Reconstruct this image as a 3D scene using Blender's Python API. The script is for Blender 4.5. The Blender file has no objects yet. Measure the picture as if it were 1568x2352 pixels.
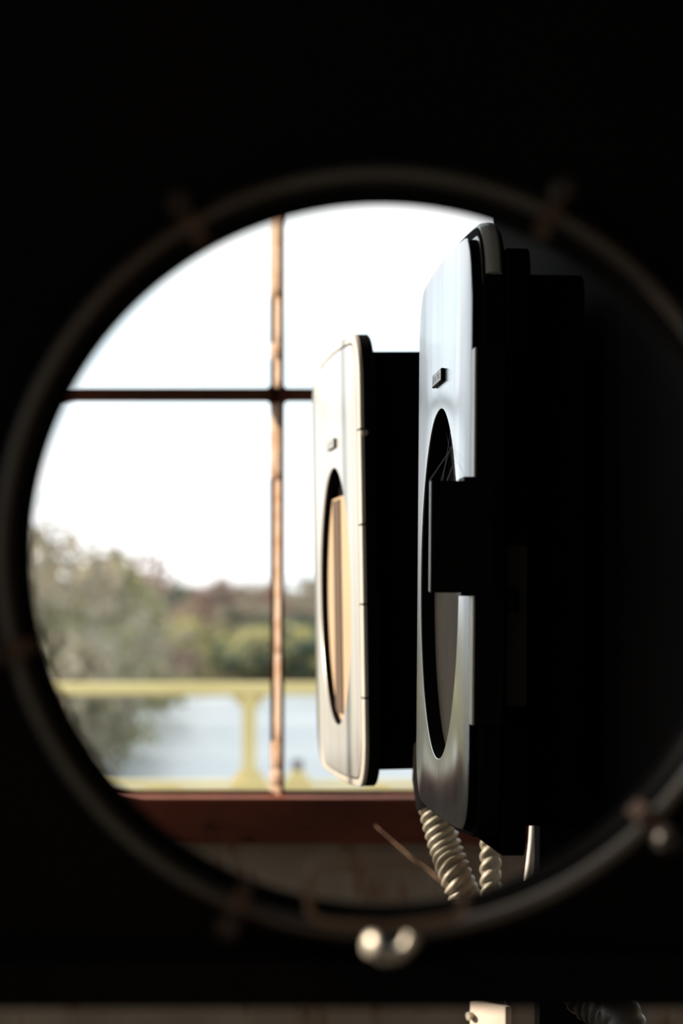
import bpy, bmesh, math, random
from mathutils import Vector, Matrix

# ------------------------------------------------------------------ camera, world, sun, exposure
SC = bpy.context.scene
COL = SC.collection
FP = 5553.0                    # focal length in pixels of the 1568x2352 frame
EYE = 1.40                     # eye height above the cabin floor
HZ = 1407.0                    # image row of the horizon

cam = bpy.data.cameras.new('camera')
cam.sensor_width = 36.0
cam.lens = FP / 2352.0 * 36.0
cam.shift_y = (HZ - 1176.0) / 2352.0
cam.clip_start = 0.01
cam.clip_end = 5000.0
cam.dof.use_dof = True
cam.dof.focus_distance = 1.40
cam.dof.aperture_fstop = 9.0
camo = bpy.data.objects.new('camera', cam)
COL.objects.link(camo)
camo.location = (0, 0, EYE)
camo.rotation_euler = (math.radians(90), 0, 0)
SC.camera = camo

world = bpy.data.worlds.new('overcast_sky')
SC.world = world
world.use_nodes = True
wt = world.node_tree
bg = wt.nodes['Background']
wtc = wt.nodes.new('ShaderNodeTexCoord')
wmap = wt.nodes.new('ShaderNodeMapping'); wmap.inputs['Scale'].default_value = (3, 3, 9)
wn = wt.nodes.new('ShaderNodeTexNoise'); wn.inputs['Scale'].default_value = 2.2; wn.inputs['Detail'].default_value = 4
wr = wt.nodes.new('ShaderNodeValToRGB')
wr.color_ramp.elements[0].position = 0.35; wr.color_ramp.elements[0].color = (0.76, 0.92, 1.0, 1)
wr.color_ramp.elements[1].position = 0.62; wr.color_ramp.elements[1].color = (1.0, 1.0, 1.0, 1)
wt.links.new(wtc.outputs['Generated'], wmap.inputs['Vector'])
wt.links.new(wmap.outputs['Vector'], wn.inputs['Vector'])
wt.links.new(wn.outputs['Fac'], wr.inputs['Fac'])
wt.links.new(wr.outputs['Color'], bg.inputs['Color'])
bg.inputs['Strength'].default_value = 1.6

SUN_AZ = math.radians(78)      # to the left of the view direction, beyond the window wall
SUN_EL = math.radians(21)
sun = bpy.data.lights.new('sun', 'SUN')
sun.energy = 8.0
sun.color = (1.0, 0.86, 0.68)
sun.angle = math.radians(0.6)
suno = bpy.data.objects.new('sun', sun)
COL.objects.link(suno)
to_sun = Vector((-math.sin(SUN_AZ) * math.cos(SUN_EL), math.cos(SUN_AZ) * math.cos(SUN_EL), math.sin(SUN_EL)))
suno.rotation_euler = to_sun.to_track_quat('Z', 'Y').to_euler()
suno.location = (-30, 15, 25)

SC.view_settings.view_transform = 'Standard'
SC.view_settings.look = 'None'
SC.view_settings.gamma = 1.0
SC.view_settings.use_curve_mapping = False
SC.view_settings.exposure = 0.0

random.seed(11)

# ------------------------------------------------------------------ helpers
def at(px, py, d):
    """point that the photograph shows at pixel (px, py), at distance d along the view axis"""
    return Vector(((px - 784.0) / FP * d, d, EYE - (py - HZ) / FP * d))

def mat(name, color, rough=0.6, metal=0.0, spec=0.5, c2=None, scale=8.0, lo=0.4, hi=0.65, stretch=(1, 1, 1),
        bump=0.0, bscale=60.0, c3=None, scale3=30.0, lo3=0.6, hi3=0.7, detail=6.0, rough2=None):
    m = bpy.data.materials.new(name)
    m.use_nodes = True
    nt = m.node_tree
    b = nt.nodes['Principled BSDF']
    b.inputs['Base Color'].default_value = (*color, 1)
    b.inputs['Roughness'].default_value = rough
    b.inputs['Metallic'].default_value = metal
    b.inputs['Specular IOR Level'].default_value = spec
    tc = nt.nodes.new('ShaderNodeTexCoord')
    mp = nt.nodes.new('ShaderNodeMapping')
    mp.inputs['Scale'].default_value = stretch
    nt.links.new(tc.outputs['Object'], mp.inputs['Vector'])
    def layer(prev, col, sc, l, h):
        n = nt.nodes.new('ShaderNodeTexNoise'); n.inputs['Scale'].default_value = sc; n.inputs['Detail'].default_value = detail
        nt.links.new(mp.outputs['Vector'], n.inputs['Vector'])
        r = nt.nodes.new('ShaderNodeMapRange'); r.inputs['From Min'].default_value = l; r.inputs['From Max'].default_value = h
        nt.links.new(n.outputs['Fac'], r.inputs['Value'])
        mx = nt.nodes.new('ShaderNodeMix'); mx.data_type = 'RGBA'
        nt.links.new(r.outputs['Result'], mx.inputs['Factor'])
        if prev is None:
            mx.inputs['A'].default_value = (*color, 1)
        else:
            nt.links.new(prev, mx.inputs['A'])
        mx.inputs['B'].default_value = (*col, 1)
        return mx.outputs['Result'], r.outputs['Result']
    out = None
    if c2:
        out, fac = layer(None, c2, scale, lo, hi)
        if rough2 is not None:
            rr = nt.nodes.new('ShaderNodeMapRange')
            rr.inputs['To Min'].default_value = rough; rr.inputs['To Max'].default_value = rough2
            nt.links.new(fac, rr.inputs['Value']); nt.links.new(rr.outputs['Result'], b.inputs['Roughness'])
    if c3:
        out, _ = layer(out, c3, scale3, lo3, hi3)
    if out:
        nt.links.new(out, b.inputs['Base Color'])
    if bump:
        n = nt.nodes.new('ShaderNodeTexNoise'); n.inputs['Scale'].default_value = bscale; n.inputs['Detail'].default_value = 4
        nt.links.new(mp.outputs['Vector'], n.inputs['Vector'])
        bp = nt.nodes.new('ShaderNodeBump'); bp.inputs['Strength'].default_value = bump; bp.inputs['Distance'].default_value = 0.002
        nt.links.new(n.outputs['Fac'], bp.inputs['Height'])
        nt.links.new(bp.outputs['Normal'], b.inputs['Normal'])
    return m

M = {}
M['satin'] = mat('satin_aluminium', (0.50, 0.51, 0.53), 0.20, 0.9, 0.4, c2=(0.30, 0.31, 0.33), scale=6, lo=0.42, hi=0.72,
                 stretch=(3, 3, 0.4), c3=(0.10, 0.10, 0.11), scale3=240, lo3=0.735, hi3=0.76, detail=3, rough2=0.30)
M['satin_white'] = mat('pale_lacquered_aluminium', (0.52, 0.52, 0.51), 0.34, 0.35, 0.5, c2=(0.40, 0.40, 0.39), scale=6, lo=0.42, hi=0.72,
                       stretch=(5, 5, 0.4), c3=(0.36, 0.31, 0.25), scale3=30, lo3=0.66, hi3=0.8)
M['cream'] = mat('cream_enamel', (0.58, 0.55, 0.50), 0.35, 0.0, 0.5, c2=(0.50, 0.47, 0.42), scale=20)
M['lit_edge_grey'] = mat('lit_edge_grey', (0.62, 0.62, 0.63), 0.35, 0.1, 0.5, c2=(0.46, 0.46, 0.47), scale=25)  # pale grey standing for light on the pull tab's edge
M['darkgrey'] = mat('dark_grey_paint', (0.045, 0.043, 0.040), 0.8, 0.0, 0.1)
M['black'] = mat('black_paint', (0.004, 0.004, 0.0045), 0.6, 0.0, 0.1)
M['black_matte'] = mat('matte_black_paint', (0.006, 0.006, 0.007), 0.9, 0.0, 0.03, c2=(0.010, 0.008, 0.007), scale=6)
M['bakelite'] = mat('black_bakelite', (0.003, 0.003, 0.0035), 0.5, 0.0, 0.1)
M['blackrust'] = mat('rust_spotted_black_paint', (0.004, 0.0038, 0.0038), 0.9, 0.0, 0.0, c2=(0.05, 0.018, 0.008), scale=16, lo=0.62, hi=0.78)
M['ring'] = mat('dull_ring_metal', (0.080, 0.075, 0.070), 0.40, 0.25, 0.6, c2=(0.055, 0.036, 0.027), scale=14)
M['wire'] = mat('rusty_wire', (0.11, 0.07, 0.05), 0.6, 0.2, 0.3, c2=(0.06, 0.032, 0.022), scale=60)
M['bail'] = mat('brown_bail_wire', (0.26, 0.165, 0.115), 0.5, 0.1, 0.4)
M['clip'] = mat('pale_zinc', (0.50, 0.46, 0.39), 0.35, 0.3, 0.5)
M['dial'] = mat('tan_dial_card', (0.52, 0.38, 0.26), 0.8, 0.0, 0.1, c2=(0.46, 0.33, 0.22), scale=6)
M['dialdim'] = mat('shaded_brown_dial', (0.22, 0.17, 0.12), 0.8, 0.0, 0.1, c2=(0.15, 0.12, 0.09), scale=12)  # darker copy of the dial card, shade of the nearer dial put in
M['dialbrown'] = mat('brown_dial_shadow', (0.12, 0.083, 0.06), 0.8, 0.0, 0.1)  # shadow on the farther dial, put in as brown
M['conduit'] = mat('galvanised_conduit', (0.42, 0.385, 0.31), 0.45, 0.1, 0.5, c2=(0.32, 0.28, 0.22), scale=40)
M['whitetube'] = mat('white_tube', (0.85, 0.83, 0.78), 0.4)
M['rust'] = mat('rust_brown_steel', (0.085, 0.035, 0.024), 0.8, 0.0, 0.2, c2=(0.16, 0.055, 0.03), scale=18, c3=(0.04, 0.02, 0.018), scale3=40)
M['sill'] = mat('red_oxide_steel', (0.20, 0.052, 0.032), 0.75, 0.0, 0.2, c2=(0.09, 0.03, 0.022), scale=7, lo=0.4, hi=0.7,
                c3=(0.03, 0.014, 0.012), scale3=26, lo3=0.58, hi3=0.7, stretch=(1, 1, 1.5))
M['siledge'] = mat('lit_red_oxide_edge', (0.42, 0.13, 0.07), 0.6, 0.0, 0.3, c2=(0.30, 0.09, 0.05), scale=20)  # brighter red that paints in the light on the sill's top
M['putty'] = mat('old_putty', (0.64, 0.48, 0.37), 0.85, 0.0, 0.1, c2=(0.52, 0.30, 0.18), scale=45, lo=0.45, hi=0.7, bump=0.6, bscale=300)
M['plaster'] = mat('stained_plaster', (0.46, 0.39, 0.32), 0.9, 0.0, 0.1, c2=(0.32, 0.265, 0.215), scale=5, lo=0.35, hi=0.7,
                   c3=(0.24, 0.10, 0.045), scale3=11, lo3=0.56, hi3=0.72, stretch=(3, 3, 0.9), bump=0.5, bscale=40)
M['wall'] = mat('dim_room_paint', (0.62, 0.55, 0.46), 0.9, 0.0, 0.1, c2=(0.50, 0.44, 0.37), scale=3)
M['floor'] = mat('dusty_concrete', (0.50, 0.45, 0.38), 0.9, 0.0, 0.1, c2=(0.38, 0.34, 0.29), scale=4)
M['ceil'] = mat('sooty_ceiling', (0.30, 0.28, 0.25), 0.9, 0.0, 0.1)
M['rail'] = mat('ochre_yellow_paint', (0.72, 0.60, 0.28), 0.55, 0.0, 0.4, c2=(0.62, 0.51, 0.22), scale=3)
M['capgrey'] = mat('grey_cap', (0.16, 0.15, 0.17), 0.6)
M['deck'] = mat('grey_deck_concrete', (0.35, 0.34, 0.32), 0.9)
M['web'] = mat('cobweb_silk', (0.5, 0.5, 0.5), 0.6)
M['tag_face'] = mat('tag_metal', (0.55, 0.54, 0.53), 0.4, 0.6)
M['boxcream'] = mat('cream_paint_box', (0.80, 0.68, 0.58), 0.6, 0.0, 0.3, c2=(0.72, 0.58, 0.48), scale=25)
M['copper'] = mat('copper_wire', (0.42, 0.24, 0.14), 0.4, 0.5)
M['brick'] = mat('shore_shrub_russet', (0.36, 0.20, 0.13), 0.9, 0.0, 0.0)

def water_mat():
    m = bpy.data.materials.new('river_water'); m.use_nodes = True
    nt = m.node_tree; b = nt.nodes['Principled BSDF']
    b.inputs['Base Color'].default_value = (0.34, 0.38, 0.40, 1)
    b.inputs['Roughness'].default_value = 0.32
    b.inputs['IOR'].default_value = 1.33
    tc = nt.nodes.new('ShaderNodeTexCoord')
    n = nt.nodes.new('ShaderNodeTexNoise'); n.inputs['Scale'].default_value = 0.35; n.inputs['Detail'].default_value = 3
    bp = nt.nodes.new('ShaderNodeBump'); bp.inputs['Strength'].default_value = 0.05; bp.inputs['Distance'].default_value = 0.3
    nt.links.new(tc.outputs['Object'], n.inputs['Vector']); nt.links.new(n.outputs['Fac'], bp.inputs['Height'])
    nt.links.new(bp.outputs['Normal'], b.inputs['Normal'])
    return m
M['water'] = water_mat()

def new_mesh(name, verts, faces, m, parent=None, smooth=False):
    me = bpy.data.meshes.new(name)
    me.from_pydata([tuple(v) for v in verts], [], faces)
    me.validate()
    bm = bmesh.new(); bm.from_mesh(me)
    bmesh.ops.recalc_face_normals(bm, faces=bm.faces)
    bm.to_mesh(me); bm.free()
    if m is not None: me.materials.append(M[m] if isinstance(m, str) else m)
    if smooth:
        for p in me.polygons: p.use_smooth = True
    o = bpy.data.objects.new(name, me)
    COL.objects.link(o)
    if parent is not None: o.parent = parent
    return o

def soften(o, angle=35):
    me = o.data
    for p in me.polygons: p.use_smooth = True
    bm = bmesh.new(); bm.from_mesh(me)
    lim = math.radians(angle)
    for e in bm.edges:
        if len(e.link_faces) == 2 and e.calc_face_angle(0) > lim: e.smooth = False
    bm.to_mesh(me); bm.free()
    return o

def empty(name, loc=(0, 0, 0), rot=(0, 0, 0), parent=None):
    o = bpy.data.objects.new(name, None); COL.objects.link(o)
    o.empty_display_size = 0.05
    o.location = loc; o.rotation_euler = rot
    if parent is not None: o.parent = parent
    return o

def tag(o, label=None, cat=None, group=None, kind=None):
    if label: o['label'] = label
    if cat: o['category'] = cat
    if group: o['group'] = group
    if kind: o['kind'] = kind
    return o

def box_vf(x0, x1, y0, y1, z0, z1):
    v = [(x0, y0, z0), (x1, y0, z0), (x1, y1, z0), (x0, y1, z0), (x0, y0, z1), (x1, y0, z1), (x1, y1, z1), (x0, y1, z1)]
    f = [(0, 3, 2, 1), (4, 5, 6, 7), (0, 1, 5, 4), (1, 2, 6, 5), (2, 3, 7, 6), (3, 0, 4, 7)]
    return v, f

def boxes(name, lst, m, parent=None):
    V, F = [], []
    for b in lst:
        v, f = box_vf(*b); k = len(V)
        V += v; F += [tuple(i + k for i in q) for q in f]
    return new_mesh(name, V, F, m, parent)

def bevel_box(name, b, m, parent=None, w=0.002, seg=2):
    o = boxes(name, [b], m, parent)
    bm = bmesh.new(); bm.from_mesh(o.data)
    bmesh.ops.bevel(bm, geom=list(bm.edges), offset=w, segments=seg, affect='EDGES', profile=0.5)
    bm.to_mesh(o.data); bm.free()
    return soften(o)

NP = 168
ANG = [2 * math.pi * i / NP for i in range(NP)]
def rr_radius(cx0, cx1, cz0, cz1, r, a):
    """distance from the origin to a rounded rectangle's edge along angle a"""
    mx, mz, hx, hz = (cx0 + cx1) / 2, (cz0 + cz1) / 2, (cx1 - cx0) / 2, (cz1 - cz0) / 2
    ca, sa = math.cos(a), math.sin(a)
    lo, hi = 0.0, 1.0
    for _ in range(40):
        t = (lo + hi) / 2
        qx = abs(t * ca - mx) - hx + r; qz = abs(t * sa - mz) - hz + r
        sd = math.hypot(max(qx, 0), max(qz, 0)) + min(max(qx, qz), 0) - r
        if sd < 0: lo = t
        else: hi = t
    return lo
def rr_loop(rect, r, inset, y, arch=0.0):
    x0, x1, z0, z1 = rect
    out = []
    for a in ANG:
        t = rr_radius(x0 + inset, x1 - inset, z0 + inset, z1 - inset, max(r - inset, 0.004), a)
        u, zz = t * math.cos(a), t * math.sin(a)
        if arch: zz += arch * (zz / .15) * (1 - min(1.0, (u / .16) ** 2))
        out.append((u, y, zz))
    return out
def circ_loop(r, y):
    return [(r * math.cos(a), y, r * math.sin(a)) for a in ANG]

def loft(name, loops, m, parent=None, closed=True, caps=False, angle=35):
    V = [p for L in loops for p in L]
    n = len(loops[0]); F = []
    K = len(loops)
    for k in range(K if closed else K - 1):
        a, b = k * n, ((k + 1) % K) * n
        for i in range(n):
            j = (i + 1) % n
            F.append((a + i, a + j, b + j, b + i))
    if caps:
        F.append(tuple(range(n))); F.append(tuple((K - 1) * n + i for i in range(n)))
    return soften(new_mesh(name, V, F, m, parent), angle)

def frames(path):
    out = []
    up = Vector((0, 0, 1))
    prev = None
    for i, p in enumerate(path):
        t = (path[min(i + 1, len(path) - 1)] - path[max(i - 1, 0)]).normalized()
        if prev is None:
            u = t.cross(Vector((0.31, 0.95, 0.1))).normalized()
        else:
            u = (prev - t * prev.dot(t)).normalized()
        prev = u
        out.append((p, u, t.cross(u)))
    return out
def catmull(pts, n):
    P = [pts[0]] + list(pts) + [pts[-1]]
    out = []
    for k in range(1, len(P) - 2):
        for i in range(n):
            t = i / n
            a, b, c, d = P[k - 1], P[k], P[k + 1], P[k + 2]
            out.append(0.5 * ((2 * b) + (c - a) * t + (2 * a - 5 * b + 4 * c - d) * t * t + (3 * b - a - 3 * c + d) * t ** 3))
    out.append(P[-2])
    return out
def resample(path, step):
    out = [path[0]]; acc = 0.0
    for a, b in zip(path, path[1:]):
        L = (b - a).length
        while acc + L >= step:
            t = (step - acc) / L
            a = a + (b - a) * t; L = (b - a).length; acc = 0.0
            out.append(a)
        acc += L
    return out
def tube(name, path, rad, m, parent=None, sides=12, fn=None, closed=False):
    """round tube along a path; fn(i, angle) may change the radius"""
    fr = frames(path); V, F = [], []
    for i, (p, u, w) in enumerate(fr):
        for k in range(sides):
            a = 2 * math.pi * k / sides
            r = rad if fn is None else fn(i, a)
            V.append(p + u * (r * math.cos(a)) + w * (r * math.sin(a)))
    n = len(fr)
    for i in range(n if closed else n - 1):
        for k in range(sides):
            l = (k + 1) % sides; j = (i + 1) % n
            F.append((i * sides + k, i * sides + l, j * sides + l, j * sides + k))
    if not closed:
        F.append(tuple(range(sides))); F.append(tuple((n - 1) * sides + k for k in range(sides)))
    return soften(new_mesh(name, V, F, m, parent), 60)

def struct(o):
    o['kind'] = 'structure'; return o

# ------------------------------------------------------------------ the setting: cabin shell
XL, XR, YB, YF, ZC = -2.45, 1.75, -1.8, 2.60, 2.80
SILL = EYE - 0.197
WX0, WX1, WZ1 = -2.44, 1.30, 2.68
tag(boxes('floor', [(XL - .15, XR + .15, YB - .15, YF + .15, -0.12, 0.0)], 'floor'), 'dusty grey concrete floor of the dark cabin', 'floor', kind='structure')
tag(boxes('ceiling', [(XL - .15, XR + .15, YB - .15, YF + .15, ZC, ZC + .12)], 'ceil'), 'sooty dark ceiling of the cabin', 'ceiling', kind='structure')
tag(boxes('wall_back', [(XL - .15, XR + .15, YB - .15, YB, 0, ZC)], 'wall'), 'dark cabin wall behind the viewer', 'wall', kind='structure')
tag(boxes('wall_right', [(XR, XR + .15, YB, YF, 0, ZC)], 'wall'), 'dark cabin wall behind the instrument panel', 'wall', kind='structure')
# unseen left-wall openings added for light: behind and beside the viewer, far corner
LW = [(-1.45, -0.35), (0.85, 1.62), (2.12, 2.56)]
lw = []
ys = [YB] + [q for w in LW for q in w] + [YF]
for k in range(0, len(ys), 2):
    lw.append((XL - .15, XL, ys[k], ys[k + 1], 0, ZC))
for (a, b) in LW:
    lw += [(XL - .15, XL, a, b, 0, SILL), (XL - .15, XL, a, b, WZ1, ZC)]
tag(boxes('wall_left', lw, 'wall'), 'plain cabin wall with added side windows, left of the view', 'wall', kind='structure')
tag(boxes('wall_front', [(XL - .15, WX0, YF, YF + .05, 0, ZC), (WX1, XR + .15, YF, YF + .05, 0, ZC),
                         (WX0, WX1, YF, YF + .05, 0, SILL - 0.045), (WX0, WX1, YF, YF + .05, WZ1, ZC)], 'plaster'),
    'stained grey-brown plaster wall with rust streaks below the window', 'wall', kind='structure')

# ------------------------------------------------------------------ window_1: rusty steel window seen through the round opening
def steel_window():
    root = tag(empty('window_1', (0, YF, SILL)), 'rusty steel-framed window with a cross of glazing bars above a red sill', 'window', kind='structure')
    z = lambda w: w - SILL
    # bottom channel: red oxide, its lit top painted as a brighter strip
    s = boxes('bottom_channel', [(WX0, WX1, -0.040, 0.06, -0.048, -0.0015)], 'sill', root)
    boxes('lit_top_edge', [(WX0, WX1, -0.040, -0.006, -0.0014, 0.0008)], 'siledge', root)
    boxes('bottom_lip', [(WX0, WX1, -0.0055, 0.012, -0.0014, 0.0055)], 'rust', root)
    boxes('top_channel', [(WX0, WX1, -0.03, 0.06, z(WZ1) - 0.03, z(WZ1))], 'rust', root)
    for x in (WX0, WX1 - 0.025):
        boxes('side_channel', [(x, x + 0.025, -0.01, 0.03, 0, z(WZ1) - 0.03)], 'rust', root)
    vx = [-0.0695 + k * 0.62 for k in range(-3, 3)]
    hz = [EYE + 0.2340 + k * 0.435 for k in range(0, 3)]
    top = z(WZ1) - 0.03
    for x in vx:
        # glazing bar: outer flange with a web standing towards the room
        boxes('glazing_bar', [(x - 0.0072, x + 0.0078, 0.004, 0.008, 0, top), (x + 0.0040, x + 0.0076, -0.012, 0.004, 0, top)], 'rust', root)
    for h in hz:
        xs = [WX0 + .025] + vx + [WX1 - .025]
        for a, b in zip(xs, xs[1:]):
            boxes('transom_bar', [(a + 0.0078, b - 0.0072, -0.008, 0.006, z(h) - 0.0066, z(h) + 0.0066)], 'rust', root)
    # small fillets in the corners of the cross
    for x in vx:
        for h in hz:
            for sx, x0 in ((-1, x - 0.0072), (1, x + 0.0078)):
                for sz in (-1, 1):
                    q = 0.004
                    V = []
                    zc = z(h) + sz * 0.0066
                    for yy in (-0.006, 0.005):
                        V += [(x0, yy, zc), (x0 + sx * q, yy, zc), (x0 + sx * q * .3, yy, zc + sz * q * .3), (x0, yy, zc + sz * q)]
                    new_mesh('corner_fillet', V, [(0, 1, 2, 3), (4, 5, 6, 7), (0, 1, 5, 4), (1, 2, 6, 5), (2, 3, 7, 6), (3, 0, 4, 7)], 'rust', root)
    # putty beads left on the main bar: (row0, row1, left edge in m from the bar centre)
    def putty(x, zt, zb, left, seed):
        rnd = random.Random(seed)
        n = max(3, int((zt - zb) / 0.006))
        V, F = [], []
        for i in range(n + 1):
            zz = zb + (zt - zb) * i / n
            j = rnd.uniform(-1, 1) * 0.0007
            e = 0.35 if i in (0, n) else 1.0
            V += [(x + 0.0041, 0.0035, zz), (x + 0.0041, -0.0105 * e + j, zz), (x + left * .35 + j, -0.0060 * e + j * .8, zz),
                  (x + left + j * .5, -0.0003 + j * .3, zz), (x + left, 0.0035, zz)]
        for i in range(n):
            for k in range(5):
                l = (k + 1) % 5
                F.append((i * 5 + k, i * 5 + l, (i + 1) * 5 + l, (i + 1) * 5 + k))
        F.append((0, 1, 2, 3, 4)); F.append(tuple(n * 5 + k for k in range(5)))
        return soften(new_mesh('putty_bead', V, F, 'putty', root), 50)
    zr = lambda row: z(EYE - (row - HZ) / FP * 2.6)
    xm = vx[3]
    seg = [(480, 683, -0.0066), (684, 788, -0.0024), (789, 826, -0.0062), (827, 893, -0.0024), (926, 1100, -0.0064), (1101, 1500, -0.0022),
           (1501, 1702, -0.0023), (1703, 1762, -0.0062), (1764, 1800, -0.0068), (1802, 1834, -0.0078)]
    for k, (a, b, l) in enumerate(seg):
        putty(xm, zr(a), zr(b), l, k)
    for k, x in enumerate(vx):
        if x != xm:
            zz = [0.006] + [z(h) for h in hz] + [top]
            for q, (c, d) in enumerate(zip(zz, zz[1:])):
                putty(x, d - .008, c + .008, random.choice((-0.0066, -0.0024)), 100 + k * 7 + q)
    return root
steel_window()

def added_window(name, y0w, y1w, label):  # unseen windows, added to let sun and fill light into the cabin
    root = tag(empty(name, (XL, (y0w + y1w) / 2, SILL)), label, 'window', kind='structure')
    h = WZ1 - SILL; hw = (y1w - y0w) / 2
    for a, b in ((-hw, -hw + .025), (hw - .025, hw), (-.008, .008)):
        boxes('glazing_bar', [(-.05, -.03, a, b, 0, h)], 'rust', root)  # upright bars of the added unseen window
    for c in (0.0, 0.43, 0.865, h - .025):
        for s in (-1, 1):
            y0, y1 = (-hw + .025, -.008) if s < 0 else (.008, hw - .025)
            boxes('transom_bar', [(-.048, -.032, y0, y1, c, c + (.025 if c in (0.0, h - .025) else .013))], 'rust', root)  # cross bars of the added unseen window
added_window('added_window_2', *LW[2], 'unseen narrow steel corner window added to let sunlight onto the farther housing')
added_window('added_window_3', *LW[1], 'unseen steel side window added beside the viewer to let sun onto the open door')
added_window('added_window_4', *LW[0], 'unseen steel side window added behind the viewer to brighten the cabin')

# ------------------------------------------------------------------ instrument housings on the steel panel
RC = 0.030
HOLE = 0.1000
AR = 0.006
def door_parts(root, plate, frame, plate_m, frame_m, depth, yf):
    """hinged front of a housing: frame, face plate with the round opening, dark backing"""
    opening = (plate[0] - 0.0012, plate[1] + 0.0012, plate[2] - 0.0012, plate[3] + 0.0012)
    loft('door_frame', [rr_loop(opening, RC, 0, yf - .003, AR), rr_loop(opening, RC, 0, yf, AR), rr_loop(frame, RC * 1.2, .0012, yf, AR),
                        rr_loop(frame, RC * 1.2, .0003, yf - .0004, AR), rr_loop(frame, RC * 1.2, 0, yf - .0012, AR), rr_loop(frame, RC * 1.2, 0, yf - .003, AR)], frame_m, root)
    loft('door_side', [rr_loop(opening, RC, .002, -depth, AR), rr_loop(opening, RC, .002, yf - .003, AR), rr_loop(frame, RC * 1.2, .0002, yf - .003, AR),
                       rr_loop(frame, RC * 1.2, .0002, -depth + .001, AR), rr_loop(frame, RC * 1.2, .0015, -depth, AR)], 'black_matte', root)
    loft('face_plate', [circ_loop(HOLE, -0.0009), circ_loop(HOLE, -0.0003), circ_loop(HOLE + 0.0004, 0.0), rr_loop(plate, RC, 0.0012, 0.0, AR),
                        rr_loop(plate, RC, 0.0003, -0.0004, AR), rr_loop(plate, RC, 0, -0.0009, AR)], plate_m, root, angle=25)
    core = (plate[0] + .003, plate[1] - .0005, plate[2] + .0005, plate[3] - .0005)
    loft('plate_backing', [circ_loop(HOLE + .0025, -0.0068), circ_loop(HOLE + .0025, -0.0010), rr_loop(core, RC, 0, -0.0010, AR), rr_loop(core, RC, 0, -0.0068, AR)],
         'black_matte', root)

def name_tag(root, zc):
    t = bevel_box('name_tag', (-0.026, 0.022, 0.0001, 0.0021, zc - .0036, zc + .0036), 'black', root, w=0.0004)
    t['label'] = 'small raised maker tag with worn lettering'
    boxes('tag_face', [(-0.0245, 0.0205, 0.0021, 0.0023, zc - .0029, zc + .0029)], 'tag_face', t)
    # worn, unreadable strokes
    V, F = [], []
    for (a, b) in ((-0.020, -0.017), (-0.013, -0.013), (-0.013, -0.008), (-0.003, -0.006), (0.001, 0.004), (0.007, 0.004), (0.011, 0.011), (0.017, 0.014)):
        k = len(V); w = .0007
        V += [(a - w, .00235, zc - .0021), (a + w, .00235, zc - .0021), (b + w, .00235, zc + .0021), (b - w, .00235, zc + .0021)]
        V += [(p[0], .0022, p[2]) for p in V[k:k + 4]]
        F += [(k, k + 1, k + 2, k + 3), (k + 4, k + 5, k + 6, k + 7), (k, k + 1, k + 5, k + 4), (k + 1, k + 2, k + 6, k + 5), (k + 2, k + 3, k + 7, k + 6), (k + 3, k, k + 4, k + 7)]
    new_mesh('lettering', V, F, 'black', t)

def dial_parts(root, depth, m, cut):
    """black well with the tan dial card at its bottom, its top cut off straight"""
    loft('well', [circ_loop(HOLE + .0002, -depth - .004), circ_loop(HOLE + .0002, -0.0010), circ_loop(HOLE + .0022, -0.0010), circ_loop(HOLE + .0022, -depth - .006),
                  circ_loop(.001, -depth - .006), circ_loop(.001, -depth - .004)], 'black_matte', root)
    n = 72; V, F = [], []
    for y in (-depth - .002, -depth):
        for k in range(n):
            a = 2 * math.pi * k / n
            z = (HOLE - .0002) * math.sin(a) - 0.0
            V.append(((HOLE - .0002) * math.cos(a), y, min(z, cut)))
    F += [tuple(range(n)), tuple(range(n, 2 * n))]
    for k in range(n):
        F.append((k, (k + 1) % n, n + (k + 1) % n, n + k))
    return new_mesh('dial', V, F, m, root)

def case_body(root, y0, y1, m, rect=(-0.1490, 0.1430, -0.1285, 0.1745), name='casing'):
    hollow = 0.002
    loft(name, [rr_loop(rect, .012, hollow, y0), rr_loop(rect, .012, 0.0012, y0), rr_loop(rect, .012, 0, y0 - .0012), rr_loop(rect, .012, 0, y1), rr_loop(rect, .012, .02, y1),
                rr_loop(rect, .012, .02, y1 + .001), rr_loop(rect, .012, hollow, y1 + .001)], m, root)

PHI = math.radians(6.8)
ROW = Vector((-math.sin(PHI), math.cos(PHI), 0))      # along the panel, away from the viewer
OUT = Vector((-math.cos(PHI), -math.sin(PHI), 0))     # out of the panel, to the left
C2 = Vector((-0.0050, 1.882, EYE + 0.0125))
C1 = Vector((0.0554, 1.385, EYE + 0.0165))
PD = 0.068                                             # faces stand this far in front of the panel

# -- middle housing of the photo (the far one): pale plate in the sun
h2 = tag(empty('instrument_housing', C2, (math.radians(-0.9), 0, math.radians(90 + 6.9))),
         'farther of two wall instrument housings, pale sunlit face with round opening over tan dial', 'instrument', 'instrument housings along the panel')
h2.rotation_mode = 'XYZ'
door_parts(h2, (-0.1455, 0.113, -0.1310, 0.1800), (-0.1610, 0.1500, -0.1370, 0.1870), 'satin_white', 'cream', 0.0125, -0.0006)
dial_parts(h2, 0.0060, 'dial', 0.078)
boxes('shadow_strip', [(0.004, 0.050, -0.0059, -0.0050, -0.092, 0.076)], 'dialbrown', h2)  # brown strip added in place of a shadow band on the dial
name_tag(h2, 0.118)
case_body(h2, -0.0125, -0.0670, 'blackrust', (-0.1490, 0.1350, -0.1265, 0.1760))
for zz in (0.118 + .0003, 0.0503, -0.0066, -0.0735):
    boxes('strip_joint', [(-0.1613, -0.1460, -0.004, -0.0004, zz - .0006, zz + .0006)], 'black', h2)
tube('joint_screw', [Vector((-0.1632, -.004, .1155)), Vector((-0.1608, -.004, .1155))], .0022, 'clip', h2, 10)

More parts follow.
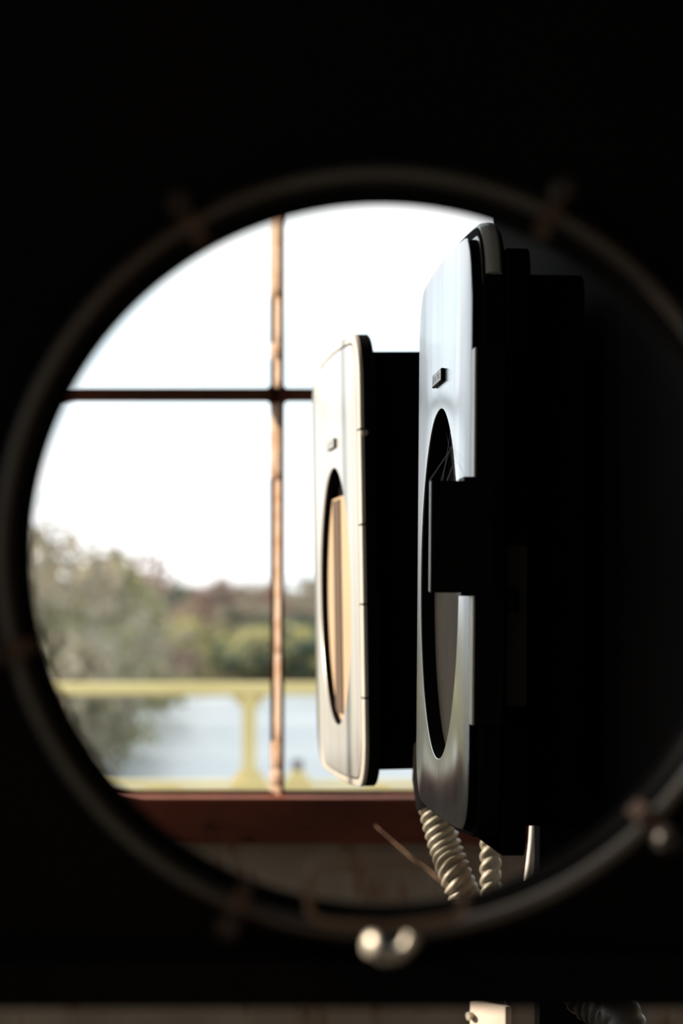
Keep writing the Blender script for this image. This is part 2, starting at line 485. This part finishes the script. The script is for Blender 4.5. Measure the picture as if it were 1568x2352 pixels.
# -- near housing: satin aluminium plate, black pull handle, partly stripped frame
h1 = tag(empty('instrument_housing', C1, (math.radians(0.45), 0, math.radians(90 + 3.9))),
         'nearer of two wall instrument housings, satin grey face with black pull tab', 'instrument', 'instrument housings along the panel')
P1 = (-0.1440, 0.1200, -0.1280, 0.1770)
F1 = (-0.1465, 0.1230, -0.1320, 0.1830)
door_parts(h1, P1, F1, 'satin', 'black_matte', 0.0180, -0.0060)
dial_parts(h1, 0.0085, 'dialdim', 0.020)
# the pale rim over the top of the door, its rounded corner turned towards the viewer
def top_rim(root, m):
    sel = [k for k, a in enumerate(ANG) if math.radians(52) < a < math.radians(134)]
    F2 = (F1[0] - .001, F1[1], F1[2], F1[3] + .002)
    prof = [rr_loop(F2, RC * 1.3, o, y, AR) for (o, y) in ((.010, -.0063), (.003, -.0064), (.0010, -.0072), (-.0002, -.0092), (-.0006, -.0120), (-.0003, -.0148), (.0015, -.0165))]
    L = [[p[k] for p in prof] for k in sel]
    return loft('top_rim', L, m, root, closed=False, caps=True)
top_rim(h1, 'satin_white')
name_tag(h1, 0.1175)
strip = boxes('closing_strip', [(-0.1600, -0.1450, -0.0014, -0.0004, -0.0735, 0.118)], 'cream', h1)
strip['label'] = 'cream closing strip at the edge of the face'
boxes('strip_bracket', [(-0.1598, -0.1470, -0.016, -0.0015, -0.0735, 0.118)], 'black', h1)
hd = boxes('pull_handle', [(-0.1640, -0.1605, -0.0100, 0.0215, -0.0066, 0.0500), (-0.1630, -0.1390, -0.0010, 0.0050, 0.0500, 0.0522), (-0.1630, -0.1400, -0.001, 0.0060, -0.0080, -0.0066)], 'bakelite', h1)
hd['label'] = 'black rectangular pull tab'
boxes('lit_handle_edge', [(-0.1642, -0.1595, 0.0215, 0.0221, -0.0060, 0.0496)], 'lit_edge_grey', hd)  # pale strip added as the lit line along the black tab
case_body(h1, -0.0180, -0.0300, 'blackrust', (-0.1500, 0.120, -0.1420, 0.172))
case_body(h1, -0.0300, -0.0600, 'blackrust', (-0.138, 0.112, -0.1275, 0.160), name='rear_case')
boxes('side_label', [(-0.1506, -0.1500, -0.0292, -0.0190, -0.064, 0.018)], 'darkgrey', h1)
tube('hinge_pin', [Vector((-0.1515, -.021, -.016)), Vector((-0.1515, -.021, -.004))], .004, 'black', h1, 12)

# -- nearest housing: its door stands open, and the photo looks through the opening
HP = Vector((0.0114, 0.694, EYE + 0.0165))
h3 = tag(empty('instrument_housing', HP), 'nearest black instrument housing, its open door framing the view through a round opening', 'instrument', 'instrument housings along the panel')
door = empty('open_door', (0, 0, 0), (0, 0, 0), h3)
def open_door():
    fr = (-0.163, 0.140, -0.1270, 0.187)
    loft('door_frame', [rr_loop(fr, RC, .0135, -0.0200), rr_loop(fr, RC, .0125, 0.0), rr_loop(fr, RC, .003, 0.0), rr_loop(fr, RC, 0, -0.003), rr_loop(fr, RC, 0, -0.0190), rr_loop(fr, RC, .001, -0.0200)], 'black_matte', door)
    inner = (-0.151, 0.128, -0.1150, 0.175)
    loft('face_plate', [circ_loop(HOLE, -0.0028), circ_loop(HOLE, 0.0), rr_loop(inner, RC * .7, 0, -0.0002), rr_loop(inner, RC * .7, 0, -0.0028)], 'black_matte', door)
    # glass retaining ring (round wire) on the inside of the door
    R = 0.1072; yr = -0.0125
    loft('retaining_ring', [circ_loop(R + .0026 * math.cos(t), yr + .0026 * math.sin(t)) for t in [2 * math.pi * k / 10 for k in range(10)]], 'ring', door, angle=80)
    loft('glass_seat', [circ_loop(HOLE + .001, -0.0030), circ_loop(HOLE + .003, -0.0060), circ_loop(R + .0005, -0.0075), circ_loop(R + .0005, -0.0030)], 'black', door)
    for ang in (120, 194.6, 247.7, 315, 63.6, 5):
        a = math.radians(ang)
        e = Vector((math.cos(a), 0, math.sin(a))); tdir = Vector((-math.sin(a), 0, math.cos(a)))
        # bent tab reaching over the ring, with a washer and screw outside it
        V, F = [], []
        prof = [(R + .0075, -.0150), (R + .0010, -.0162), (R - .0040, -.0150), (R - .0070, -.0095)]
        for (rr, yy) in prof:
            for s in (-1, 1):
                p = e * rr + tdir * (s * .0026); V.append((p.x, yy, p.z)); V.append((p.x, yy + .0012, p.z))
        for i in range(len(prof) - 1):
            o = i * 4
            F += [(o, o + 2, o + 6, o + 4), (o + 1, o + 3, o + 7, o + 5), (o, o + 1, o + 5, o + 4), (o + 2, o + 3, o + 7, o + 6)]
        F += [(0, 1, 3, 2), (12, 13, 15, 14)]
        cl = new_mesh('retaining_clip', V, F, 'wire', door)
        c = e * (R + .0062)
        n = 16
        V, F = [], []
        for (rr, yy) in ((.0016, -.0188), (.0024, -.0196), (.0036, -.0186), (.0042, -.0165), (.0042, -.0030), (.0016, -.0165)):
            for k in range(n):
                t = 2 * math.pi * k / n
                V.append((c.x + rr * math.cos(t), yy, c.z + rr * math.sin(t)))
        for i in range(5):
            for k in range(n):
                l = (k + 1) % n
                F.append((i * n + k, i * n + l, (i + 1) * n + l, (i + 1) * n + k))
        F.append(tuple(5 * n + k for k in range(n)))
        soften(new_mesh('screw', V, F, 'ring', cl), 50)
    # wire bail at the bottom of the opening
    def P(px, py, d): return at(px, py, d) - HP
    d = 0.668
    pts = [P(880, 2128, d), P(760, 2118, d), P(716, 2100, d), P(708, 2050, d), P(712, 2008, d - .001), P(745, 1986, d - .003), P(890, 1982, d - .004),
           P(1040, 1984, d - .003), P(1068, 2004, d - .001), P(1070, 2050, d), P(1062, 2092, d), P(1010, 2114, d), P(882, 2128, d)]
    tube('wire_bail', catmull(pts, 8), .0013, 'bail', door, 8)
    # catch: two turned-up ears, one with a bright screw
    c = P(892, 2172, 0.634)
    pts = [c + Vector((-.0042, 0, .0022)), c + Vector((-.0040, 0, -.0006)), c + Vector((-.0014, 0, -.0030)), c + Vector((.0022, 0, -.0026)), c + Vector((.0050, 0, -.0002)), c + Vector((.0064, 0, .0026))]
    k = tube('catch_spring', catmull(pts, 6), .0016, 'clip', door, 10, fn=lambda i, a: .0013 + .0010 * i / 30)
    tube('catch_stem', [c + Vector((.0006, 0, -.0029)), c + Vector((.0006, .03, -.0035)), c + Vector((.0006, .058, -.0042))], .0016, 'black', door, 10)
    bm = bmesh.new()
    bmesh.ops.create_uvsphere(bm, u_segments=20, v_segments=12, radius=.0029)
    QR = Vector((-.78, -.58, .22)).to_track_quat('Z', 'Y').to_matrix()
    for v in bm.verts: v.co = QR @ Vector((v.co.x * 1.1, v.co.y * 1.1, v.co.z * .35)) + c + Vector((-.0046, -.0020, .0006))
    me = bpy.data.meshes.new('catch_button'); bm.to_mesh(me); bm.free(); me.materials.append(M['clip'])
    o = bpy.data.objects.new('catch_button', me); COL.objects.link(o); o.parent = k
    for p in me.polygons: p.use_smooth = True
open_door()
# casing that the door belongs to, on the panel nearer the viewer
pan0 = C2 - OUT * PD
s3 = 0.53 - C2.y
c3 = C2 + ROW * (s3 / ROW.y)
cb = empty('case', c3 - HP, (0, 0, PHI + math.radians(90)), h3)
cb.location.z = 0
case_body(cb, -0.0125, -0.0670, 'black_matte')
for zz in (-0.08, 0.12):
    a = Vector((0.143, -0.012, zz))
    q = tube('hinge', [a + Vector((0, 0, -.02)), a + Vector((0, 0, .02))], .004, 'black', door, 10)

# -- steel panel that carries the housings
def steel_panel():
    rnd = random.Random(5)
    root_p = C2 - OUT * (PD + .0003)
    s0, s1 = -1.75, 0.150
    zb = (EYE - 0.1150) - root_p.z
    zt = 0.62
    prof = [(s0, zb)]
    s = s0
    while s < s1:
        s += 0.018
        rough = .0035 if s > -.35 else .0008
        prof.append((min(s, s1), zb + rnd.uniform(0, rough)))
    prof += [(s1, .150), (-0.31, .150), (-0.31, zt), (s0, zt)]
    V, F = [], []
    n = len(prof)
    for t in (0, 0.004):
        for (a, c) in prof:
            p = ROW * a - OUT * t
            V.append((p.x, p.y, c))
    F += [tuple(range(n)), tuple(range(n, 2 * n))]
    for i in range(n):
        j = (i + 1) % n
        F.append((i, j, n + j, n + i))
    root = tag(empty('switchboard', root_p), 'black rust-spotted steel panel carrying the instrument housings', 'panel')
    new_mesh('sheet', V, F, 'black_matte', root)
    for s in (-1.55, -0.40):
        p = ROW * s - OUT * .030
        boxes('panel_post', [(p.x - .019, p.x + .019, p.y - .02, p.y + .02, 0.951 - root_p.z, zt)], 'black_matte', root)
    return root
steel_panel()

# -- desk below, out of view, that the posts and conduits stand on
dk = tag(empty('control_desk', (0.45, 1.15, 0)), 'dark steel control desk below the instrument panel', 'desk')
boxes('body', [(-.43, .8, -1.0, 1.10, 0.0, 0.93)], 'black_matte', dk)
bevel_box('top', (-.47, .82, -1.02, 1.14, 0.93, 0.95), 'black_matte', dk, w=.004)

# ------------------------------------------------------------------ conduits and cables under the housings
def spiral(name, pts, R, pitch, amp, m='conduit', starts=3):
    path = resample(catmull(pts, 40), pitch / 7.0)
    step = pitch / 7.0
    def f(i, a):
        ph = (i * step / pitch - starts * a / (2 * math.pi)) % 1.0
        return R - amp + amp * max(0.0, math.sin(math.pi * ph)) ** .7
    return tube(name, path, R, m, None, 30, fn=f)
DT = 0.952
GC = 'flexible conduits below the housings'
c = tag(empty('spiral_conduit', at(1000, 1850, 1.685)), 'ribbed metal conduit curving down from behind the nearer housing', 'conduit', GC)
def under(o, root):
    o.parent = root; o.matrix_parent_inverse = Matrix.Translation(-root.location)
    return o
PTS = [at(992, 1735, 1.70), at(990, 1800, 1.69), at(1002, 1872, 1.685), at(1024, 1950, 1.68), at(1054, 2030, 1.67), at(1090, 2120, 1.68), at(1118, 2220, 1.71), at(1126, 2330, 1.72), Vector((.106, 1.72, DT + .15)), Vector((.107, 1.72, DT))]
under(spiral('hose', PTS, 0.0116, 0.0058, 0.0040), c)
under(tube('shade_sleeve', [at(990, 1715, 1.705), at(986, 1790, 1.69), at(996, 1856, 1.686)], 0.0122, 'black_matte', None, 16), c)  # black tube added over the hose where its upper part lies in shade
c = spiral('spiral_conduit', [at(1130, 1800, 1.65), at(1128, 1900, 1.65), at(1126, 1980, 1.65), at(1128, 2060, 1.65), at(1137, 2160, 1.65), at(1142, 2215, 1.65)],
           0.0075, 0.0085, 0.0034)
tag(c, 'short rough conduit end hanging straight below the nearer housing', 'conduit', GC)
c = tube('white_tube', catmull([at(1226, 1860, 1.62), at(1222, 1930, 1.62), at(1216, 1985, 1.62), at(1206, 2080, 1.62), at(1200, 2180, 1.62)], 10), 0.0026, 'whitetube', None, 12)
tag(c, 'thin white tube hanging below the nearer housing beside its corner', 'tube')
c = tube('copper_wire', catmull([at(1262, 1885, 1.55), at(1248, 1935, 1.55), at(1230, 1990, 1.55), at(1190, 2100, 1.56), at(1170, 2180, 1.56)], 10), 0.0006, 'copper', None, 6)
tag(c, 'thin brown wire slanting down beside the white tube', 'wire')
c = tube('loose_strand', catmull([at(860, 1895, 1.02), at(905, 1935, 1.0), at(955, 1978, .98), at(1010, 2020, .96), at(1052, 2062, .94)], 10), 0.00013, 'copper', None, 6)
tag(c, 'pale slack strand drifting slantwise in front of the red sill', 'strand')
# pale box at the bottom edge and the grey conduit beside it
jb = tag(empty('junction_box', at(1126, 2330, 1.67), (0, 0, math.radians(-50))), 'small cream junction box at the lower edge below the open door', 'box')
zt = (at(0, 2302, 1.67) - at(0, 2330, 1.67)).z
bevel_box('box', (-.0180, .0180, -.0030, .0030, DT - jb.location.z, zt), 'boxcream', jb, w=.0012)
tube('screw', [Vector((-.0158, -.0028, zt - .011)), Vector((-.0165, -.0060, zt - .011))], .0030, 'clip', jb, 12)
c = spiral('spiral_conduit', [at(1300, 2230, 1.36), at(1345, 2285, 1.36), at(1400, 2330, 1.35), at(1440, 2400, 1.34), Vector((.17, 1.33, DT + .08)), Vector((.175, 1.33, DT))], 0.0130, 0.0060, 0.0016, 'ring')
tag(c, 'dark ribbed conduit at the lower right edge under the open door', 'conduit', 'flexible conduits below the housings')

# cobweb strands in the opening of the near housing
def cobweb():
    R1 = Matrix.Rotation(math.radians(90 + 3.9), 3, 'Z')
    V, F = [], []
    rnd = random.Random(3)
    def strand(a, b, r):
        pa, pb = C1 + R1 @ Vector(a), C1 + R1 @ Vector(b)
        d = (pb - pa).normalized(); u = d.cross(Vector((0, 1, .2))).normalized(); w = d.cross(u)
        k = len(V)
        for p in (pa, pb):
            for q in range(3):
                t = 2 * math.pi * q / 3; V.append(p + u * (r * math.cos(t)) + w * (r * math.sin(t)))
        F.extend([(k, k + 1, k + 4, k + 3), (k + 1, k + 2, k + 5, k + 4), (k + 2, k, k + 3, k + 5)])
    tops = [(-.03, -.001, .085), (-.055, -.001, .075), (-.07, -.001, .062), (-.045, -.002, .084), (-.085, -.001, .050)]
    strand((-.06, -.001, .074), (-.150, .0210, .0505), .00010)
    strand((-.075, -.001, .066), (-.130, .0100, .0510), .00009)
    for i in range(9):
        a = rnd.choice(tops); strand(a, (-.155 + rnd.random() * .05, rnd.uniform(0.002, .020), .0505), .00006)
    o = new_mesh('cobweb', V, F, 'web')
    tag(o, 'fine cobweb strands across the top of the nearer round opening', 'cobweb', kind='stuff')
cobweb()

# ------------------------------------------------------------------ outdoors
tag(boxes('bridge_deck', [(-14, 14, YF + .16, 8.35, -0.35, -0.02)], 'deck'), 'grey deck outside the cabin under the yellow railing', 'deck', kind='structure')
def railing():
    Y = 8.0
    root = tag(empty('yellow_railing', (0, Y, -0.02)), 'ochre yellow steel railing between the window and the river', 'railing')
    zt = at(0, 1582, Y).z + .02; zl = at(0, 1803, Y).z + .02
    def rail(nm, zc, h):
        bevel_box(nm, (-9, 9, -.026, .026, zc - h / 2, zc + h / 2), 'rail', root, w=.006)
    rail('top_rail', zt, .040)
    rail('lower_rail', zl, .026)
    rail('toe_rail', .10, .10)
    x0 = at(572, 0, Y).x
    for k in range(-4, 5):
        x = x0 + k * 1.75
        boxes('post', [(x - .022, x + .022, -.02, .02, 0, zt - .02)], 'rail', root)
        for (zc, s) in ((zt - .020, -1), (zl + .013, 1), (zl - .013, -1)):
            for t in (-1, 1):
                V = []
                for yy in (-.006, .006):
                    V += [(x + t * .022, yy, zc), (x + t * .060, yy, zc), (x + t * .022, yy, zc + s * .045)]
                new_mesh('gusset', V, [(0, 1, 2), (3, 4, 5), (0, 1, 4, 3), (1, 2, 5, 4), (2, 0, 3, 5)], 'rail', root)
    for pxx, w in ((375, .055), (683, .045), (865, .04), (120, .05)):
        x = at(pxx, 0, Y).x
        boxes('rail_clamp', [(x - w, x + w, -.03, .03, zl - .034, zl - .012)], 'rail', root)
    x = at(683, 0, Y).x
    V = []
    for yy in (-.03, .03):
        V += [(x - .045, yy, zl + .012), (x + .045, yy, zl + .012), (x + .018, yy, zl + .05), (x - .018, yy, zl + .05)]
    b = new_mesh('stub_base', V, [(0, 1, 2, 3), (4, 5, 6, 7), (0, 1, 5, 4), (1, 2, 6, 5), (2, 3, 7, 6), (3, 0, 4, 7)], 'rail', root)
    bevel_box('stub_cap', (x - .018, x + .018, -.02, .02, zl + .05, zl + .085), 'capgrey', b, w=.004)
railing()

WZ = -10.6
tag(boxes('river', [(-700, 900, -300, 900, WZ - 3, WZ)], 'water'), 'pale river reflecting the white sky', 'water', kind='structure')

# bank and wooded hill
def smooth(a, b, x):
    t = min(1, max(0, (x - a) / (b - a))); return t * t * (3 - 2 * t)
SHORE = [(-140, 60), (-75, 90), (-42, 150), (-34, 200), (-32, 250), (-29, 300), (-19, 345), (0, 362), (60, 366), (160, 372), (420, 380)]
def shore_x(y):
    return None
def dist_inside(x, y):
    """rough distance inland of the shoreline, negative over the water"""
    best = 1e9; sign = -1
    for (a, b) in zip(SHORE, SHORE[1:]):
        ax, ay = a; bx, by = b
        dx, dy = bx - ax, by - ay
        t = max(0, min(1, ((x - ax) * dx + (y - ay) * dy) / (dx * dx + dy * dy)))
        qx, qy = ax + t * dx, ay + t * dy
        d = math.hypot(x - qx, y - qy)
        if d < best:
            best = d; sign = 1 if (dx * (y - ay) - dy * (x - ax)) > 0 else -1
    return sign * best
def ground(x, y):
    d = dist_inside(x, y)
    if d < 0: return WZ - 1.5
    h = WZ + 0.4 + 1.0 * smooth(0, 6, d)
    hill = 10.5 * smooth(30, 190, d) * (0.75 + .25 * smooth(120, -60, x)) + 1.5 * math.sin(x * .03 + 1.0) * smooth(60, 200, d)
    return h + hill
def terrain():
    V, F = [], []
    xs = [-260 + 10 * i for i in range(60)]; ys = [50 + 10 * j for j in range(62)]
    for y in ys:
        for x in xs: V.append((x, y, ground(x, y)))
    n = len(xs)
    for j in range(len(ys) - 1):
        for i in range(n - 1):
            F.append((j * n + i, j * n + i + 1, (j + 1) * n + i + 1, (j + 1) * n + i))
    o = new_mesh('wooded_hill', V, F, mat('hill_leaf_litter', (0.17, 0.14, 0.09), 0.95, 0, 0, c2=(0.12, 0.13, 0.07), scale=.05), None, True)
    tag(o, 'autumn hillside and bank rising beyond the river', 'hill', kind='structure')
terrain()

LEAF = {}
for nm, a, b in (('olive', (0.29, 0.27, 0.16), (0.21, 0.21, 0.13)), ('yellow', (0.42, 0.38, 0.18), (0.32, 0.31, 0.16)), ('green', (0.12, 0.16, 0.12), (0.08, 0.11, 0.09)),
                 ('taupe', (0.30, 0.27, 0.20), (0.23, 0.20, 0.16)), ('rust', (0.27, 0.19, 0.15), (0.20, 0.15, 0.14))):
    m_ = mat('foliage_' + nm, tuple(1.25 * q for q in a), 0.9, 0, 0.05, c2=tuple(1.25 * q for q in b), scale=.5, lo=.35, hi=.65)
    nt_ = m_.node_tree; pb = nt_.nodes['Principled BSDF']
    tl = nt_.nodes.new('ShaderNodeBsdfTranslucent'); mxs = nt_.nodes.new('ShaderNodeMixShader'); mxs.inputs['Fac'].default_value = 0.4
    src = pb.inputs['Base Color'].links[0].from_socket
    nt_.links.new(src, tl.inputs['Color'])
    ou = [n for n in nt_.nodes if n.type == 'OUTPUT_MATERIAL'][0]
    nt_.links.new(pb.outputs[0], mxs.inputs[1]); nt_.links.new(tl.outputs[0], mxs.inputs[2]); nt_.links.new(mxs.outputs[0], ou.inputs['Surface'])
    LEAF[nm] = m_
BARK = mat('bark', (0.10, 0.08, 0.06), 0.9)
def blob_mesh(seed, sparse):
    """a crown: ragged clumps of leaf sprays around lobes"""
    rnd = random.Random(seed)
    V, F = [], []
    n = 10
    for k in range(n):
        a = 2 * math.pi * k / n + rnd.uniform(-.4, .4)
        hgt = rnd.uniform(.22, .86)
        w = .20 * math.sin(math.pi * min(1, hgt + .1)) + .06
        c = Vector((w * math.cos(a), w * math.sin(a), hgt)); r = rnd.uniform(.13, .21)
        for q in range(42 if sparse else 75):
            d = Vector((rnd.gauss(0, 1), rnd.gauss(0, 1), rnd.gauss(0, 1))).normalized()
            p = c + d * r * rnd.random() ** .4
            u = Vector((rnd.gauss(0, 1), rnd.gauss(0, 1), rnd.gauss(0, 1))).normalized()
            v = u.cross(d + Vector((0, 0, .3))).normalized()
            z = rnd.uniform(.022, .048)
            m = len(V)
            V += [p - u * z, p + v * z * .8, p + u * z, p - v * z * .8]
            F.append((m, m + 1, m + 2, m + 3))
    me = bpy.data.meshes.new('crown'); me.from_pydata([tuple(p) for p in V], [], F)
    return me
def trunk_mesh():
    bm = bmesh.new()
    bmesh.ops.create_cone(bm, cap_ends=True, segments=7, radius1=.025, radius2=.010, depth=.7)
    for v in bm.verts: v.co.z += .33
    me = bpy.data.meshes.new('trunk'); bm.to_mesh(me); bm.free(); me.materials.append(BARK)
    return me
TRUNK = trunk_mesh()
CROWN = {(nm, s): None for nm in LEAF for s in range(3)}
for (nm, s) in CROWN:
    me = blob_mesh(len(nm) * 31 + s * 17, nm == 'taupe'); me.materials.append(LEAF[nm]); CROWN[(nm, s)] = me
LAB = {'olive': 'olive-green tree on the wooded bank across the river', 'yellow': 'yellowing autumn tree on the wooded bank across the river',
       'green': 'dark green tree by the waterline of the far bank', 'taupe': 'half-bare brownish tree on the hill across the river',
       'rust': 'russet autumn tree high on the hill across the river'}
LABN = {'olive': 'tall olive-green tree on the left bank in front of the hill', 'taupe': 'tall half-bare brownish tree on the left bank in front of the hill',
        'rust': 'tall russet tree where the left bank meets the hill', 'green': 'dark green tree low on the left bank', 'yellow': 'yellow tree on the left bank'}
NT = [0]
def tree(x, y, h, nm, wide=1.0, near=False):
    z = ground(x, y) - .2
    t = empty('tree', (x, y, z), (0, 0, random.uniform(0, 6.28)))
    t.scale = (h * wide, h * wide, h)
    if near: tag(t, LABN[nm], 'tree', nm + ' trees on the left bank')
    else: tag(t, LAB[nm], 'tree', nm + ' trees across the river')
    a = bpy.data.objects.new('crown', CROWN[(nm, random.randrange(3))]); COL.objects.link(a); a.parent = t
    b = bpy.data.objects.new('trunk', TRUNK); COL.objects.link(b); b.parent = t
    NT[0] += 1
# tall trees on the near left bank, standing on the shore line: (pixel column, row of the tree top, distance)
for (pxx, top, d, nm) in [(70, 1150, 195, 'taupe'), (108, 1170, 215, 'taupe'), (150, 1205, 235, 'olive'), (185, 1195, 225, 'taupe'), (215, 1240, 250, 'taupe'), (250, 1262, 262, 'olive'),
                          (285, 1285, 290, 'rust'), (95, 1290, 180, 'taupe'), (150, 1330, 200, 'olive'), (60, 1250, 170, 'taupe'), (200, 1370, 225, 'taupe'), (240, 1390, 250, 'olive'),
                          (310, 1330, 320, 'olive'), (290, 1400, 300, 'green'), (120, 1420, 175, 'taupe'), (165, 1460, 200, 'green'), (30, 1200, 180, 'olive'), (0, 1150, 190, 'taupe'), (-60, 1180, 180, 'olive')]:
    p = at(pxx, top, d)
    x, y = p.x, p.y
    g = ground(x, y)
    tree(x, y, max(5.0, p.z - g), nm, 1.0 if nm == 'taupe' else 1.15, True)
rnd = random.Random(21)
# far shore and hill
row = 0
for k in range(235):
    pxx = rnd.uniform(150, 1010)
    y = 368 + 215 * (rnd.random() ** 1.3)
    x = (pxx - 784) / FP * y
    d = dist_inside(x, y)
    if d < 3: continue
    if d < 22: nm = rnd.choice(['green', 'green', 'green', 'olive', 'yellow'])
    elif d < 70: nm = rnd.choice(['green', 'yellow', 'yellow', 'olive', 'olive'])
    else: nm = rnd.choice(['rust', 'rust', 'taupe', 'taupe', 'green'])
    h = rnd.uniform(7, 9.5) if d < 22 else rnd.uniform(7, 9.5)
    tree(x, y, h, nm, rnd.uniform(1.1, 1.5))
# russet bush at the water's edge
p = at(390, 1590, 352)
bsh = bpy.data.objects.new('russet_bush', blob_mesh(77, False)); COL.objects.link(bsh); bsh.data.materials.append(M['brick'])
bsh.location = (p.x, 352, ground(p.x, 352) - .6); bsh.scale = (7.5, 4.5, 3.6)
tag(bsh, 'low russet bush at the water edge above the yellow rail', 'bush')
